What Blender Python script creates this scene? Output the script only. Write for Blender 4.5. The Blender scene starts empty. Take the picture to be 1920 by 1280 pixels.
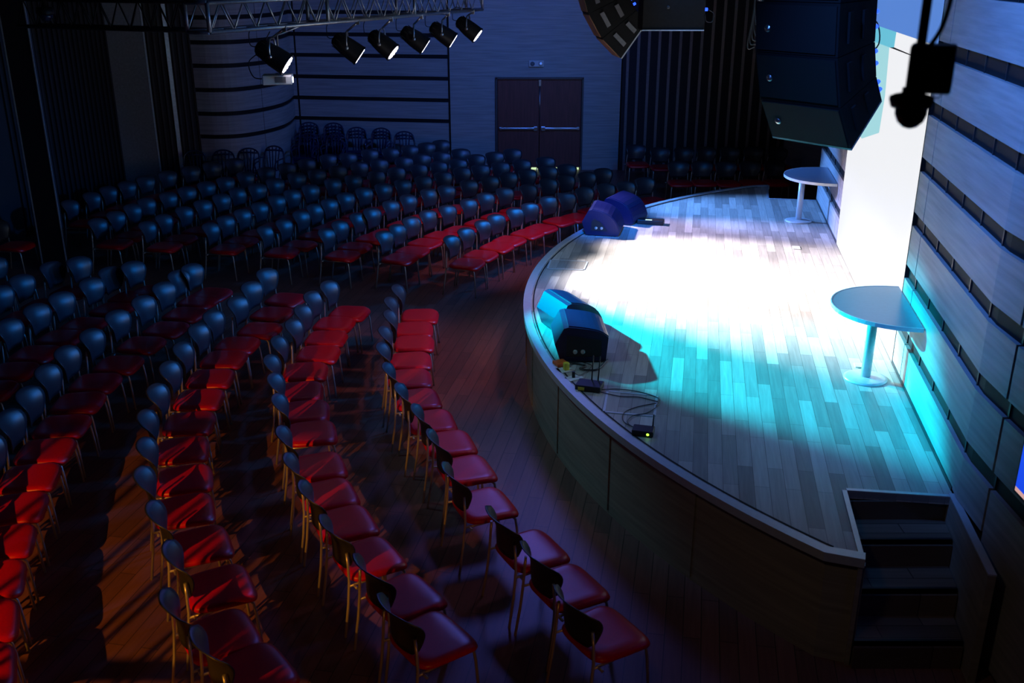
import bpy, bmesh, math, random
from mathutils import Vector, Matrix
random.seed(7)
S = bpy.context.scene
PI = math.pi
R = math.radians

# ------------------------------------------------------------------ camera
cam_d = bpy.data.cameras.new('camera')
cam = bpy.data.objects.new('camera', cam_d)
S.collection.objects.link(cam)
cam.location = (0, 0, 4.5)
cam.rotation_euler = (R(90 - 20.7), 0, 0)
cam_d.sensor_width = 36.0
cam_d.lens = 34.7
cam_d.dof.use_dof = True
cam_d.dof.focus_distance = 12.5
cam_d.dof.aperture_fstop = 3.2
cam_d.clip_end = 200
S.camera = cam

# ------------------------------------------------------------------ world / exposure
wd = bpy.data.worlds.new('world')
S.world = wd
wd.use_nodes = True
wd.node_tree.nodes['Background'].inputs[0].default_value = (0.25, 0.35, 0.9, 1)
wd.node_tree.nodes['Background'].inputs[1].default_value = 0.0015
S.view_settings.view_transform = 'Standard'
S.view_settings.look = 'None'
S.view_settings.exposure = 0.0
S.view_settings.gamma = 1.0
S.view_settings.use_curve_mapping = False


def look_at(loc, tgt):
    return (Vector(tgt) - Vector(loc)).to_track_quat('-Z', 'Y').to_euler()


def spot(loc, tgt, color, watts, size, blend=1.0, radius=0.15, name='spot_light'):
    d = bpy.data.lights.new(name, 'SPOT')
    d.energy = watts
    d.color = color
    d.spot_size = R(size)
    d.spot_blend = blend
    d.shadow_soft_size = radius
    o = bpy.data.objects.new(name, d)
    o.location = loc
    o.rotation_euler = look_at(loc, tgt)
    S.collection.objects.link(o)
    return o


WHITE = (1.0, 0.97, 1.0)
CYAN = (0.0, 0.72, 1.0)
# stage wash, from the six fixtures under the truss
FIX = [(-2.87, 12.3, 3.52), (-2.21, 13.8, 3.51), (-1.84, 14.6, 3.50),
       (-1.46, 15.4, 3.52), (-1.09, 16.2, 3.54), (-0.72, 17.0, 3.58)]
AIM = [(2.3, 9.25, 0.85), (2.6, 10.9, 0.85), (2.9, 11.5, 0.85), (3.1, 12.5, 0.85), (3.3, 13.6, 0.85), (3.9, 15.4, 0.95)]
FCOL = [CYAN, WHITE, WHITE, WHITE, (0.55, 0.52, 1.0), (0.10, 0.32, 1.0)]
FPOW = [9500, 7500, 7500, 7000, 3400, 3800]
FSIZ = [28, 30, 30, 30, 34, 34]


BODY = Vector((0.80, -0.02, -0.58)).normalized()


def fixture_dir(i):
    return (Vector(AIM[i]) - Vector(FIX[i])).normalized()


for i in range(6):
    p = Vector(FIX[i]) + BODY * 0.25
    spot(p, AIM[i], FCOL[i], FPOW[i], FSIZ[i], 0.6 if i == 0 else 0.75, 0.07, 'par_can_beam')
# added wash lamps without fixtures, colouring the seats, deck, fascia and walls
for p, t, c, w, s in (
        ((4.1, 16.2, 3.4), (-3.6, 15.2, 0.6), (0.003, 0.24, 1.0), 820, 62),
        ((3.9, 12.6, 3.3), (-3.6, 9.6, 0.6), (0.003, 0.24, 1.0), 800, 62),
        ((1.4, 9.0, 4.9), (-3.5, 11.0, 0.5), (0.003, 0.24, 1.0), 160, 80),
        ((1.0, 16.0, 5.9), (-1.5, 24.0, 2.4), (0.06, 0.19, 1.0), 700, 84),
        ((0.5, 8.6, 5.6), (1.5, 14.6, 1.0), (0.0, 0.18, 1.0), 6000, 14),
        ((0.7, 6.0, 5.7), (3.6, 7.6, 3.0), (0.07, 0.25, 1.0), 900, 66),
        ((-1.2, 12.0, 5.4), (0.8, 12.2, 0.85), (0.25, 0.55, 1.0), 260, 46),
        ((1.4, 10.6, 4.4), (-0.8, 11.0, 0.4), (1.0, 0.36, 0.42), 175, 46),
        ((1.4, 13.6, 4.4), (-0.2, 15.8, 0.4), (1.0, 0.36, 0.42), 240, 50),
        ((1.2, 8.4, 4.4), (-0.4, 7.6, 0.4), (0.8, 0.45, 0.85), 35, 50),
        ((-2.2, 8.6, 4.6), (0.5, 8.7, 0.3), (0.22, 0.58, 0.80), 170, 48),
        ((-0.4, 3.2, 4.9), (2.2, 6.0, 0.3), (1.0, 0.78, 0.58), 24, 42),
        ((0.9, 6.6, 5.7), (2.5, 7.6, 0.85), (0.05, 0.30, 1.0), 150, 46),
        ((2.0, 13.5, 5.6), (3.2, 15.9, 0.85), (0.06, 0.30, 1.0), 220, 44),
        ((3.4, 14.0, 4.7), (0.6, 20.0, 0.7), (0.003, 0.24, 1.0), 300, 70)):
    spot(p, t, c, w, s, 1.0, 0.2, 'added_wash_light')
# warm lamps on the left of and behind the camera
spot((-5.6, -2.4, 5.0), (-2.9, 6.1, 0.2), (1.0, 0.36, 0.03), 2000, 24, 0.5, 0.02, 'warm_lamp_light')
spot((1.0, -4.0, 1.3), (-1.3, 6.5, 0.5), (1.0, 0.33, 0.06), 150, 28, 1.0, 0.1, 'warm_lamp_light')
# added violet lamp without a fixture: gives the sheen on the front seats
spot((0.3, 13.2, 4.7), (-0.6, 7.4, 0.45), (0.15, 0.18, 1.0), 240, 46, 1.0, 0.5, 'added_wash_light')


# ------------------------------------------------------------------ materials
def new_mat(name):
    m = bpy.data.materials.new(name)
    m.use_nodes = True
    nt = m.node_tree
    return m, nt, nt.nodes['Principled BSDF']


def mat(name, col, rough=0.5, metal=0.0, noise=0.12, scale=25.0, coat=0.0, spec=0.5, bump=0.0):
    m, nt, b = new_mat(name)
    tc = nt.nodes.new('ShaderNodeTexCoord')
    n = nt.nodes.new('ShaderNodeTexNoise')
    n.inputs['Scale'].default_value = scale
    n.inputs['Detail'].default_value = 3
    nt.links.new(tc.outputs['Object'], n.inputs['Vector'])
    r = nt.nodes.new('ShaderNodeValToRGB')
    lo = [max(0, c * (1 - noise)) for c in col[:3]]
    hi = [min(1, c * (1 + noise)) for c in col[:3]]
    r.color_ramp.elements[0].color = (*lo, 1)
    r.color_ramp.elements[1].color = (*hi, 1)
    r.color_ramp.elements[0].position = 0.3
    r.color_ramp.elements[1].position = 0.7
    nt.links.new(n.outputs['Fac'], r.inputs['Fac'])
    nt.links.new(r.outputs['Color'], b.inputs['Base Color'])
    b.inputs['Roughness'].default_value = rough
    b.inputs['Metallic'].default_value = metal
    b.inputs['Specular IOR Level'].default_value = spec
    b.inputs['Coat Weight'].default_value = coat
    if bump:
        bp = nt.nodes.new('ShaderNodeBump')
        bp.inputs['Strength'].default_value = bump
        bp.inputs['Distance'].default_value = 0.01
        nt.links.new(n.outputs['Fac'], bp.inputs['Height'])
        nt.links.new(bp.outputs['Normal'], b.inputs['Normal'])
    return m


def emit(name, col, strength):
    m, nt, b = new_mat(name)
    b.inputs['Base Color'].default_value = (0.02, 0.02, 0.02, 1)
    b.inputs['Emission Color'].default_value = (*col, 1)
    b.inputs['Emission Strength'].default_value = strength
    b.inputs['Roughness'].default_value = 0.4
    return m


def planks(name, c1, c2, rot, width, length, rough, grain=0.3, seam=(0.02, 0.015, 0.01), mortar=0.004, spec=0.5):
    """boards: brick texture turned to run along the floor, with streaky grain"""
    m, nt, b = new_mat(name)
    tc = nt.nodes.new('ShaderNodeTexCoord')
    mp = nt.nodes.new('ShaderNodeMapping')
    mp.inputs['Rotation'].default_value = (0, 0, rot)
    nt.links.new(tc.outputs['Object'], mp.inputs['Vector'])
    br = nt.nodes.new('ShaderNodeTexBrick')
    br.inputs['Scale'].default_value = 1.0
    br.inputs['Brick Width'].default_value = length
    br.inputs['Row Height'].default_value = width
    br.inputs['Mortar Size'].default_value = mortar
    br.inputs['Mortar Smooth'].default_value = 0.3
    br.offset = 0.37
    br.inputs['Color1'].default_value = (*c1, 1)
    br.inputs['Color2'].default_value = (*c2, 1)
    br.inputs['Mortar'].default_value = (*seam, 1)
    nt.links.new(mp.outputs['Vector'], br.inputs['Vector'])
    mp2 = nt.nodes.new('ShaderNodeMapping')
    mp2.inputs['Scale'].default_value = (2.2, 34, 10)
    nt.links.new(mp.outputs['Vector'], mp2.inputs['Vector'])
    n = nt.nodes.new('ShaderNodeTexNoise')
    n.inputs['Scale'].default_value = 1.0
    n.inputs['Detail'].default_value = 5
    n.inputs['Distortion'].default_value = 0.6
    nt.links.new(mp2.outputs['Vector'], n.inputs['Vector'])
    mx = nt.nodes.new('ShaderNodeMix')
    mx.data_type = 'RGBA'
    mx.blend_type = 'OVERLAY'
    mx.inputs['Factor'].default_value = grain
    nt.links.new(br.outputs['Color'], mx.inputs['A'])
    nt.links.new(n.outputs['Fac'], mx.inputs['B'])
    nt.links.new(mx.outputs['Result'], b.inputs['Base Color'])
    b.inputs['Roughness'].default_value = rough
    b.inputs['Specular IOR Level'].default_value = spec
    return m


def laminate(name, col, rough=0.55, vertical=False):
    m, nt, b = new_mat(name)
    tc = nt.nodes.new('ShaderNodeTexCoord')
    mp = nt.nodes.new('ShaderNodeMapping')
    mp.inputs['Scale'].default_value = (14, 14, 1.2) if vertical else (0.8, 0.8, 16)
    nt.links.new(tc.outputs['Object'], mp.inputs['Vector'])
    n = nt.nodes.new('ShaderNodeTexNoise')
    n.inputs['Scale'].default_value = 1.6
    n.inputs['Detail'].default_value = 6
    nt.links.new(mp.outputs['Vector'], n.inputs['Vector'])
    r = nt.nodes.new('ShaderNodeValToRGB')
    r.color_ramp.elements[0].color = (*[c * 0.78 for c in col], 1)
    r.color_ramp.elements[1].color = (*[min(1, c * 1.15) for c in col], 1)
    r.color_ramp.elements[0].position = 0.3
    r.color_ramp.elements[1].position = 0.7
    nt.links.new(n.outputs['Fac'], r.inputs['Fac'])
    nt.links.new(r.outputs['Color'], b.inputs['Base Color'])
    b.inputs['Roughness'].default_value = rough
    return m


WALLDIR = math.atan2(1.0, 0.186)     # plan direction of the stage wall
M = dict(
    floor=planks('floor_planks', (0.26, 0.11, 0.085), (0.17, 0.075, 0.06), -WALLDIR, 0.13, 1.3, 0.42, 0.35, mortar=0.003),
    deck=planks('deck_planks', (0.60, 0.54, 0.48), (0.28, 0.25, 0.225), -WALLDIR, 0.115, 0.85, 0.5, 0.35, (0.12, 0.1, 0.08), 0.002),
    step=planks('step_planks', (0.22, 0.15, 0.11), (0.12, 0.085, 0.065), 0, 0.13, 0.9, 0.5, 0.3),
    panel=laminate('pale_oak_panel', (0.40, 0.38, 0.37)),
    fascia=laminate('stage_fascia', (0.36, 0.31, 0.25), 0.5),
    groove=mat('black_groove', (0.004, 0.004, 0.005), 0.7),
    bracket=mat('groove_bracket', (0.05, 0.05, 0.055), 0.4, 0.6),
    slat_back=mat('dark_slat_backing', (0.02, 0.018, 0.02), 0.8),
    slat=mat('brown_slat', (0.24, 0.18, 0.17), 0.5),
    slatdark=mat('black_slat', (0.035, 0.03, 0.034), 0.6),
    edge=mat('pale_edge_trim', (0.55, 0.6, 0.66), 0.35, 0.3),
    grey=mat('grey_plaster', (0.20, 0.20, 0.22), 0.85),
    ceiling=mat('black_ceiling', (0.02, 0.02, 0.022), 0.9),
    door=laminate('dark_red_door', (0.20, 0.05, 0.04), 0.5, True),
    frame=mat('door_frame', (0.08, 0.07, 0.075), 0.4),
    steel=mat('brushed_steel', (0.55, 0.55, 0.57), 0.3, 1.0, 0.05),
    chrome=mat('chrome', (0.62, 0.58, 0.52), 0.33, 0.55, 0.03),
    vinyl=mat('red_vinyl', (0.70, 0.002, 0.012), 0.36, 0, 0.06, 60, 0.0, 0.6),
    plastic=mat('black_plastic', (0.024, 0.028, 0.036), 0.40, 0, 0.08, 80, 0, 0.9),
    alu=mat('aluminium_nosing', (0.62, 0.65, 0.69), 0.38, 0.25, 0.05),
    black=mat('black_paint', (0.012, 0.012, 0.014), 0.5),
    speaker=mat('speaker_black', (0.004, 0.004, 0.0045), 0.8, 0, 0.2, 200, 0, 0.2, 0.1),
    grille=mat('speaker_grille', (0.0045, 0.0045, 0.005), 0.75, 0.0, 0.4, 400, 0, 0.25, 0.3),
    monitor=mat('monitor_paint', (0.006, 0.008, 0.05), 0.38, 0, 0.1, 200),
    truss=mat('truss_tube', (0.30, 0.31, 0.34), 0.35, 0.6),
    brown=mat('dusty_brown', (0.20, 0.10, 0.05), 0.7),
    tablet=mat('table_laminate', (0.14, 0.18, 0.25), 0.28, 0, 0.04),
    blueplastic=mat('blue_plastic', (0.012, 0.025, 0.075), 0.18, 0, 0.1, 60, 0.5),
    white=mat('white_plastic', (0.72, 0.72, 0.70), 0.45, 0, 0.04),
    orange=mat('orange_plastic', (0.85, 0.13, 0.02), 0.5),
    yellow=mat('yellow_plastic', (0.75, 0.62, 0.05), 0.5),
    vent=mat('vent_grey', (0.12, 0.12, 0.13), 0.6),
    cable=mat('black_cable', (0.015, 0.015, 0.016), 0.5),
    led_green=emit('green_led', (0.35, 1.0, 0.05), 3.0),
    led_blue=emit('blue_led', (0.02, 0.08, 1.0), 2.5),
    lens=emit('white_lens', (1.0, 0.93, 1.0), 6.0),
    lensblue=emit('violet_lens', (0.16, 0.08, 1.0), 2.2),
    doorlight=emit('light_under_door', (0.75, 1.0, 0.55), 0.9),
    lcd=emit('lcd', (0.7, 1.0, 0.95), 0.9),
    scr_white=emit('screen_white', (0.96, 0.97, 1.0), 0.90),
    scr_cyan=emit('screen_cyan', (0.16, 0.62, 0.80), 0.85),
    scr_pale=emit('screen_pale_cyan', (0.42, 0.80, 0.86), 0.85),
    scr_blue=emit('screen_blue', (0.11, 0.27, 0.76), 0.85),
    tv=emit('display_blue', (0.01, 0.07, 0.9), 0.9),
    tvpink=emit('display_pink', (0.9, 0.5, 0.45), 0.7),
)


# ------------------------------------------------------------------ mesh builder
class MB:
    def __init__(s):
        s.v = []
        s.f = []
        s.m = []
        s.sm = []

    def add(s, vs, fs, mi=0, smooth=False):
        o = len(s.v)
        s.v += [Vector(p) for p in vs]
        for f in fs:
            s.f.append([i + o for i in f])
            s.m.append(mi)
            s.sm.append(smooth)
        return s

    def box(s, c, d, mi=0, rot=None, bev=0.0):
        hx, hy, hz = d[0] / 2, d[1] / 2, d[2] / 2
        if bev <= 0:
            vs = [(x, y, z) for x in (-hx, hx) for y in (-hy, hy) for z in (-hz, hz)]
            fs = [(0, 1, 3, 2), (4, 6, 7, 5), (0, 4, 5, 1), (2, 3, 7, 6), (0, 2, 6, 4), (1, 5, 7, 3)]
        else:
            bm = bmesh.new()
            bmesh.ops.create_cube(bm, size=1.0)
            for v in bm.verts:
                v.co = Vector((v.co.x * d[0], v.co.y * d[1], v.co.z * d[2]))
            bmesh.ops.bevel(bm, geom=bm.edges[:], offset=min(bev, min(d) * 0.45), segments=2, affect='EDGES', profile=0.5)
            bm.verts.index_update()
            vs = [tuple(v.co) for v in bm.verts]
            fs = [[v.index for v in f.verts] for f in bm.faces]
            bm.free()
        mt = rot if rot is not None else Matrix.Identity(3)
        vs = [mt @ Vector(p) + Vector(c) for p in vs]
        return s.add(vs, fs, mi)

    def tube(s, pts, r, n=8, mi=0, cap=True, smooth=True):
        pts = [Vector(p) for p in pts]
        vs, fs = [], []
        prev = None
        for i, p in enumerate(pts):
            if i == 0:
                t = pts[1] - p
            elif i == len(pts) - 1:
                t = p - pts[-2]
            else:
                t = (pts[i + 1] - p).normalized() + (p - pts[i - 1]).normalized()
            t.normalize()
            if prev is None:
                a = Vector((0, 0, 1)) if abs(t.z) < 0.9 else Vector((1, 0, 0))
                u = t.cross(a).normalized()
            else:
                u = (prev - t * prev.dot(t)).normalized()
            prev = u
            w = t.cross(u)
            rr = r[i] if isinstance(r, (list, tuple)) else r
            for k in range(n):
                an = 2 * PI * k / n
                vs.append(p + u * math.cos(an) * rr + w * math.sin(an) * rr)
        for i in range(len(pts) - 1):
            for k in range(n):
                a, b = i * n + k, i * n + (k + 1) % n
                fs.append((a, b, b + n, a + n))
        s.add(vs, fs, mi, smooth)
        if cap:
            o = len(s.v) - len(vs)
            s.f.append([o + k for k in range(n)][::-1])
            s.f.append([o + (len(pts) - 1) * n + k for k in range(n)])
            s.m += [mi, mi]
            s.sm += [False, False]
        return s

    def lathe(s, prof, c=(0, 0, 0), axis=None, n=24, mi=0, smooth=True, sx=1.0, sy=1.0):
        """prof: (radius, height) pairs turned about axis through c"""
        ax = Vector(axis).normalized() if axis is not None else Vector((0, 0, 1))
        q = Vector((0, 0, 1)).rotation_difference(ax).to_matrix()
        vs, fs = [], []
        for (r, h) in prof:
            for k in range(n):
                a = 2 * PI * k / n
                vs.append(q @ Vector((r * math.cos(a) * sx, r * math.sin(a) * sy, h)) + Vector(c))
        for i in range(len(prof) - 1):
            for k in range(n):
                a, b = i * n + k, i * n + (k + 1) % n
                fs.append((a, b, b + n, a + n))
        fs.append(tuple(range(n))[::-1])
        fs.append(tuple((len(prof) - 1) * n + k for k in range(n)))
        return s.add(vs, fs, mi, smooth)

    def prism(s, poly, z0, z1, mi=0, mtop=None, mat4=None):
        n = len(poly)
        vs = [Vector((p[0], p[1], z0)) for p in poly] + [Vector((p[0], p[1], z1)) for p in poly]
        if mat4 is not None:
            vs = [mat4 @ p for p in vs]
        fs = [(i, (i + 1) % n, (i + 1) % n + n, i + n) for i in range(n)]
        s.add(vs, fs, mi)
        o = len(s.v) - 2 * n
        s.f.append([o + i for i in range(n)][::-1])
        s.m.append(mi)
        s.sm.append(False)
        s.f.append([o + n + i for i in range(n)])
        s.m.append(mi if mtop is None else mtop)
        s.sm.append(False)
        return s

    def ribbon(s, pts, z0, z1, o0, o1, side=1, mi=0):
        """solid strip following a plan polyline, from offset o0 to o1 on its left (side=1) or right"""
        P = [Vector((p[0], p[1])) for p in pts]
        N = []
        for i in range(len(P)):
            a = P[max(0, i - 1)]
            b = P[min(len(P) - 1, i + 1)]
            t = (b - a).normalized()
            N.append(Vector((-t.y, t.x)) * side)
        A = [P[i] + N[i] * o0 for i in range(len(P))]
        B = [P[i] + N[i] * o1 for i in range(len(P))]
        for i in range(len(P) - 1):
            q = [A[i], A[i + 1], B[i + 1], B[i]]
            s.prism([(p.x, p.y) for p in q], z0, z1, mi)
        return s

    def build(s, name, mats, parent=None, world=True, recenter=True):
        if not isinstance(mats, (list, tuple)):
            mats = [mats]
        off = Vector((0, 0, 0))
        if parent is not None:
            if world:
                q = parent
                while q is not None:
                    off += q.location
                    q = q.parent
        elif recenter:
            xs = [v.x for v in s.v]
            ys = [v.y for v in s.v]
            zs = [v.z for v in s.v]
            off = Vector(((min(xs) + max(xs)) / 2, (min(ys) + max(ys)) / 2, min(zs)))
        me = bpy.data.meshes.new(name)
        me.from_pydata([tuple(v - off) for v in s.v], [], s.f)
        for k in mats:
            me.materials.append(k)
        me.polygons.foreach_set('material_index', s.m)
        me.polygons.foreach_set('use_smooth', s.sm)
        bm = bmesh.new()
        bm.from_mesh(me)
        bmesh.ops.recalc_face_normals(bm, faces=bm.faces[:])
        bm.to_mesh(me)
        bm.free()
        me.update()
        o = bpy.data.objects.new(name, me)
        S.collection.objects.link(o)
        if parent is not None:
            o.parent = parent
        else:
            o.location = off
        return o


def tag(o, label=None, cat=None, group=None, kind=None):
    if label:
        o['label'] = label
    if cat:
        o['category'] = cat
    if group:
        o['group'] = group
    if kind:
        o['kind'] = kind
    return o


def empty(name, loc, label=None, cat=None, group=None, rz=0.0):
    o = bpy.data.objects.new(name, None)
    o.empty_display_size = 0.2
    o.location = loc
    o.rotation_euler = (0, 0, rz)
    S.collection.objects.link(o)
    return tag(o, label, cat, group)


def kids(o):
    return [c for c in bpy.data.objects if c.parent == o]


TREE = {}


def copy_thing(root, loc, rz, label):
    """a copy of a thing with copies of its parts and sub-parts (mesh data shared)"""
    if root not in TREE:
        TREE[root] = [(c, kids(c)) for c in kids(root)]
    r = root.copy()
    S.collection.objects.link(r)
    r.location = loc
    r.rotation_euler = (0, 0, rz)
    r['label'] = label
    for c, sub in TREE[root]:
        d = c.copy()
        S.collection.objects.link(d)
        d.parent = r
        for g in sub:
            e = g.copy()
            S.collection.objects.link(e)
            e.parent = d
    return r


def smooth_path(pts, n=6):
    """Catmull-Rom through points"""
    P = [Vector(p) for p in pts]
    P = [P[0] * 2 - P[1]] + P + [P[-1] * 2 - P[-2]]
    out = []
    for i in range(1, len(P) - 2):
        for k in range(n):
            t = k / n
            a, b, c, d = P[i - 1:i + 3]
            out.append(0.5 * ((2 * b) + (-a + c) * t + (2 * a - 5 * b + 4 * c - d) * t * t + (-a + 3 * b - 3 * c + d) * t ** 3))
    out.append(P[-2])
    return out


# ------------------------------------------------------------------ room shell
HC = 6.6
mb = MB()
mb.prism([(-11, -4), (9, -4), (9, 26), (-11, 26)], -0.1, 0)
tag(mb.build('floor', M['floor'], recenter=False), kind='structure')
mb = MB()
mb.prism([(-11, -4), (9, -4), (9, 26), (-11, 26)], HC, HC + 0.1)
tag(mb.build('ceiling', M['ceiling'], recenter=False), kind='structure')

# --- stage wall (right): pale boards with black grooves between them
def wall_x(y):
    if y >= 6.3:
        return 3.26 + 0.186 * (y - 6.38)
    return 3.245 - 0.035 * (6.3 - y) + 0.012 * (6.3 - y) ** 2


def line_pts(y0, y1, n):
    return [(wall_x(y0 + (y1 - y0) * i / n), y0 + (y1 - y0) * i / n) for i in range(n + 1)]


GR = [1.27, 1.80, 2.31, 2.82, 3.33, 3.84, 4.35, 4.86, 5.37, 5.88]
mb = MB()
SCR0, SCR1 = 9.05, 13.55
mb.ribbon(line_pts(1.0, 6.0, 10) + line_pts(6.3, 16.4, 2), 0.0, HC, -0.035, -0.22, 1, 1)
for (y0, y1, n, lo) in ((1.0, 5.88, 10, 0.06), (5.91, 8.64, 6, 0.87), (8.66, SCR0, 2, 0.87), (SCR1, 13.9, 2, 0.87), (13.92, 16.4, 4, 0.87)):
    zs = [lo] + GR + [HC]
    for k in range(len(zs) - 1):
        a = zs[k] + (0.066 if k else 0)
        b = zs[k + 1] - (0.066 if k < len(zs) - 2 else 0)
        mb.ribbon(line_pts(y0, y1, n), a, b, 0.0, -0.034, 1, 0)
for z in GR[:8]:
    y = 4.2
    while y < 16.3:
        if not (SCR0 - 0.1 < y < SCR1 + 0.1):
            mb.ribbon([(wall_x(y), y), (wall_x(y + 0.02), y + 0.02)], z - 0.066, z + 0.066, -0.024, -0.034, 1, 2)
        y += 0.56
tag(mb.build('wall_right', [M['panel'], M['groove'], M['bracket']], recenter=False), kind='structure')

# dark recess line where the floor of the wall meets the deck
mb = MB()
mb.ribbon(line_pts(6.5, SCR0, 3), 0.852, 0.885, 0.008, -0.001, 1)
mb.ribbon(line_pts(SCR1, 16.3, 3), 0.852, 0.885, 0.008, -0.001, 1)
tag(mb.build('baseboard_right', M['bracket'], recenter=False), kind='structure')

# --- back wall: plain part with the double door, striped part, slatted part, curved corner part
ZB = [1.14, 1.62, 2.11, 2.60, 3.07, 3.56, 4.05, 4.54, 5.03, 5.52, 6.0]


def striped(mb, secs, lo, depth=0.034, side=-1, zs_=ZB):
    for pts in secs:
        zs = [lo] + zs_ + [HC]
        for k in range(len(zs) - 1):
            a = zs[k] + (0.045 if k else 0)
            b = zs[k + 1] - (0.045 if k < len(zs) - 2 else 0)
            mb.ribbon(pts, a, b, 0.0, -depth, side, 0)


mb = MB()
A = [(-5.55, 24.16), (-1.47, 23.5)]
mb.ribbon(A, 0, HC, -0.034, -0.2, -1, 1)


def lerp(p, q, t):
    return (p[0] + (q[0] - p[0]) * t, p[1] + (q[1] - p[1]) * t)


striped(mb, [[A[0], lerp(*A, 0.105)], [lerp(*A, 0.118), lerp(*A, 0.995)]], 0.02)
# plain part left and right of the door, and above it
mb.ribbon([(-1.44, 23.5), (-0.37, 23.5)], 0, HC, 0, -0.2, -1, 0)
mb.ribbon([(1.65, 23.5), (2.52, 23.5)], 0, HC, 0, -0.2, -1, 0)
mb.ribbon([(-0.37, 23.5), (1.65, 23.5)], 2.14, HC, 0, -0.2, -1, 0)
tag(mb.build('wall_back', [M['panel'], M['groove']], recenter=False), kind='structure')


def slat_wall(name, p, q, pitch, w, d, mslat, side=-1, jitter=0.0):
    mb = MB()
    mb.ribbon([p, q], 0, HC, 0, -0.15, side, 0)
    L = math.dist(p, q)
    n = int(L / pitch)
    for i in range(n):
        t = (i + 0.5) / n
        a, b = lerp(p, q, t - w / 2 / L), lerp(p, q, t + w / 2 / L)
        mb.ribbon([a, b], 0.0, HC, d, 0.0, side, 1)
    return tag(mb.build(name, [M['slat_back'], mslat], recenter=False), kind='structure')


slat_wall('wall_back_slats', (2.54, 23.45), (6.25, 22.9), 0.225, 0.06, 0.05, M['slat'])
# curved pale corner behind the far end of the stage
mb = MB()
C1 = [(6.27, 22.9), (6.55, 22.3), (6.75, 21.3), (6.9, 20.0), (7.0, 18.6), (7.0, 16.8), (6.95, 15.6)]
mb.ribbon(C1, 0, HC, -0.034, -0.2, -1, 1)
striped(mb, [C1], 0.02)
tag(mb.build('wall_corner_right', [M['panel'], M['groove']], recenter=False), kind='structure')
# rounded striped corner on the left of the back wall
mb = MB()
C2 = [(p.x, p.y) for p in smooth_path([(-6.66, 21.28, 0), (-6.25, 21.22, 0), (-5.8, 21.38, 0), (-5.43, 21.9, 0), (-5.2, 22.6, 0), (-5.15, 23.3, 0), (-5.2, 24.1, 0)], 4)]
mb.ribbon(C2, 0, HC, -0.034, -0.16, -1, 1)
# find the seam on the curve
striped(mb, [C2[:13], ], 0.02)
C2b = [lerp(C2[12], C2[13], 0.12)] + C2[13:]
striped(mb, [C2b], 0.02)
tag(mb.build('wall_corner_left', [M['panel'], M['groove']], recenter=False), kind='structure')
# left wall: slats, grey column face, slats, pale strip, slats
slat_wall('wall_left', (-9.4, 9.0), (-9.05, 16.3), 0.13, 0.05, 0.035, M['slatdark'])
slat_wall('wall_left_slats', (-9.05, 16.3), (-7.95, 20.42), 0.13, 0.05, 0.035, M['slatdark'])
mb = MB()
mb.ribbon([(-8.02, 20.30), (-7.50, 20.90)], 0, HC, 0.05, -0.3, -1, 0)
mb.ribbon([(-7.51, 20.89), (-7.485, 20.92)], 0, HC, 0.062, 0.0, -1, 1)
tag(mb.build('wall_left_column', [M['grey'], M['edge']], recenter=False), kind='structure')
slat_wall('wall_left_recess', (-7.47, 20.95), (-6.64, 21.36), 0.11, 0.04, 0.03, M['slatdark'])
mb = MB()
mb.ribbon([(-7.13, 21.12), (-7.06, 21.155)], 0, HC, 0.06, 0.0, -1, 0)
tag(mb.build('trim_1', M['edge'], recenter=False), kind='structure')
# grey wall bay left of the pillar
mb = MB()
mb.ribbon([(-9.38, 9.6), (-9.05, 16.3), (-8.80, 17.25)], 0, HC, 0.10, 0.04, -1, 0)
tag(mb.build('wall_left_bay', [M['slatdark']], recenter=False), kind='structure')
# free-standing dark pillar with pale edge strips
mb = MB()
mb.prism([(-7.45, 15.1), (-7.03, 15.02), (-7.17, 15.4), (-7.59, 15.48)], 0, HC, 0)
for (x, y, w) in ((-7.452, 15.098, 0.02), (-7.03, 15.018, 0.02)):
    mb.box((x, y, HC / 2), (w, 0.012, HC), 1)
pil = mb.build('pillar', [M['slatdark'], M['edge']])
tag(pil, kind='structure')

# --- double door
door = empty('door_1', (0.64, 23.5, 0))
tag(door, kind='structure')
mb = MB()
for x in (-0.36, 1.64):
    mb.box((x, 23.47, 1.07), (0.04, 0.1, 2.14))
mb.box((0.64, 23.47, 2.13), (2.04, 0.1, 0.04))
mb.build('door_frame', M['frame'], door)
for sx, x0 in ((1, -0.335), (-1, 0.645)):
    mb = MB()
    mb.box((x0 + 0.4875, 23.52, 1.085), (0.965, 0.05, 2.05), 0, None, 0.004)
    lf = mb.build('door_leaf', M['door'], door)
    mb = MB()
    cx = x0 + 0.4875
    mb.box((cx + 0.02 * sx, 23.44, 0.98), (0.86, 0.05, 0.05), 0, None, 0.008)
    mb.box((cx + 0.40 * sx, 23.455, 0.98), (0.09, 0.08, 0.10), 0, None, 0.01)
    mb.box((cx - 0.42 * sx, 23.455, 0.98), (0.06, 0.08, 0.07), 0, None, 0.01)
    mb.build('push_bar', M['steel'], lf)
mb = MB()
mb.tube([(0.645, 23.46, 1.03), (0.645, 23.46, 2.0)], 0.014, 8)
mb.box((0.645, 23.46, 2.02), (0.06, 0.05, 0.14), 0, None, 0.006)
mb.build('vertical_rod', M['steel'], door)
mb = MB()
mb.box((0.645, 23.53, 0.03), (1.9, 0.03, 0.05))
g = mb.build('threshold_gap', M['doorlight'], door)
g['label'] = 'greenish light showing through the gap under the doors'

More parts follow.
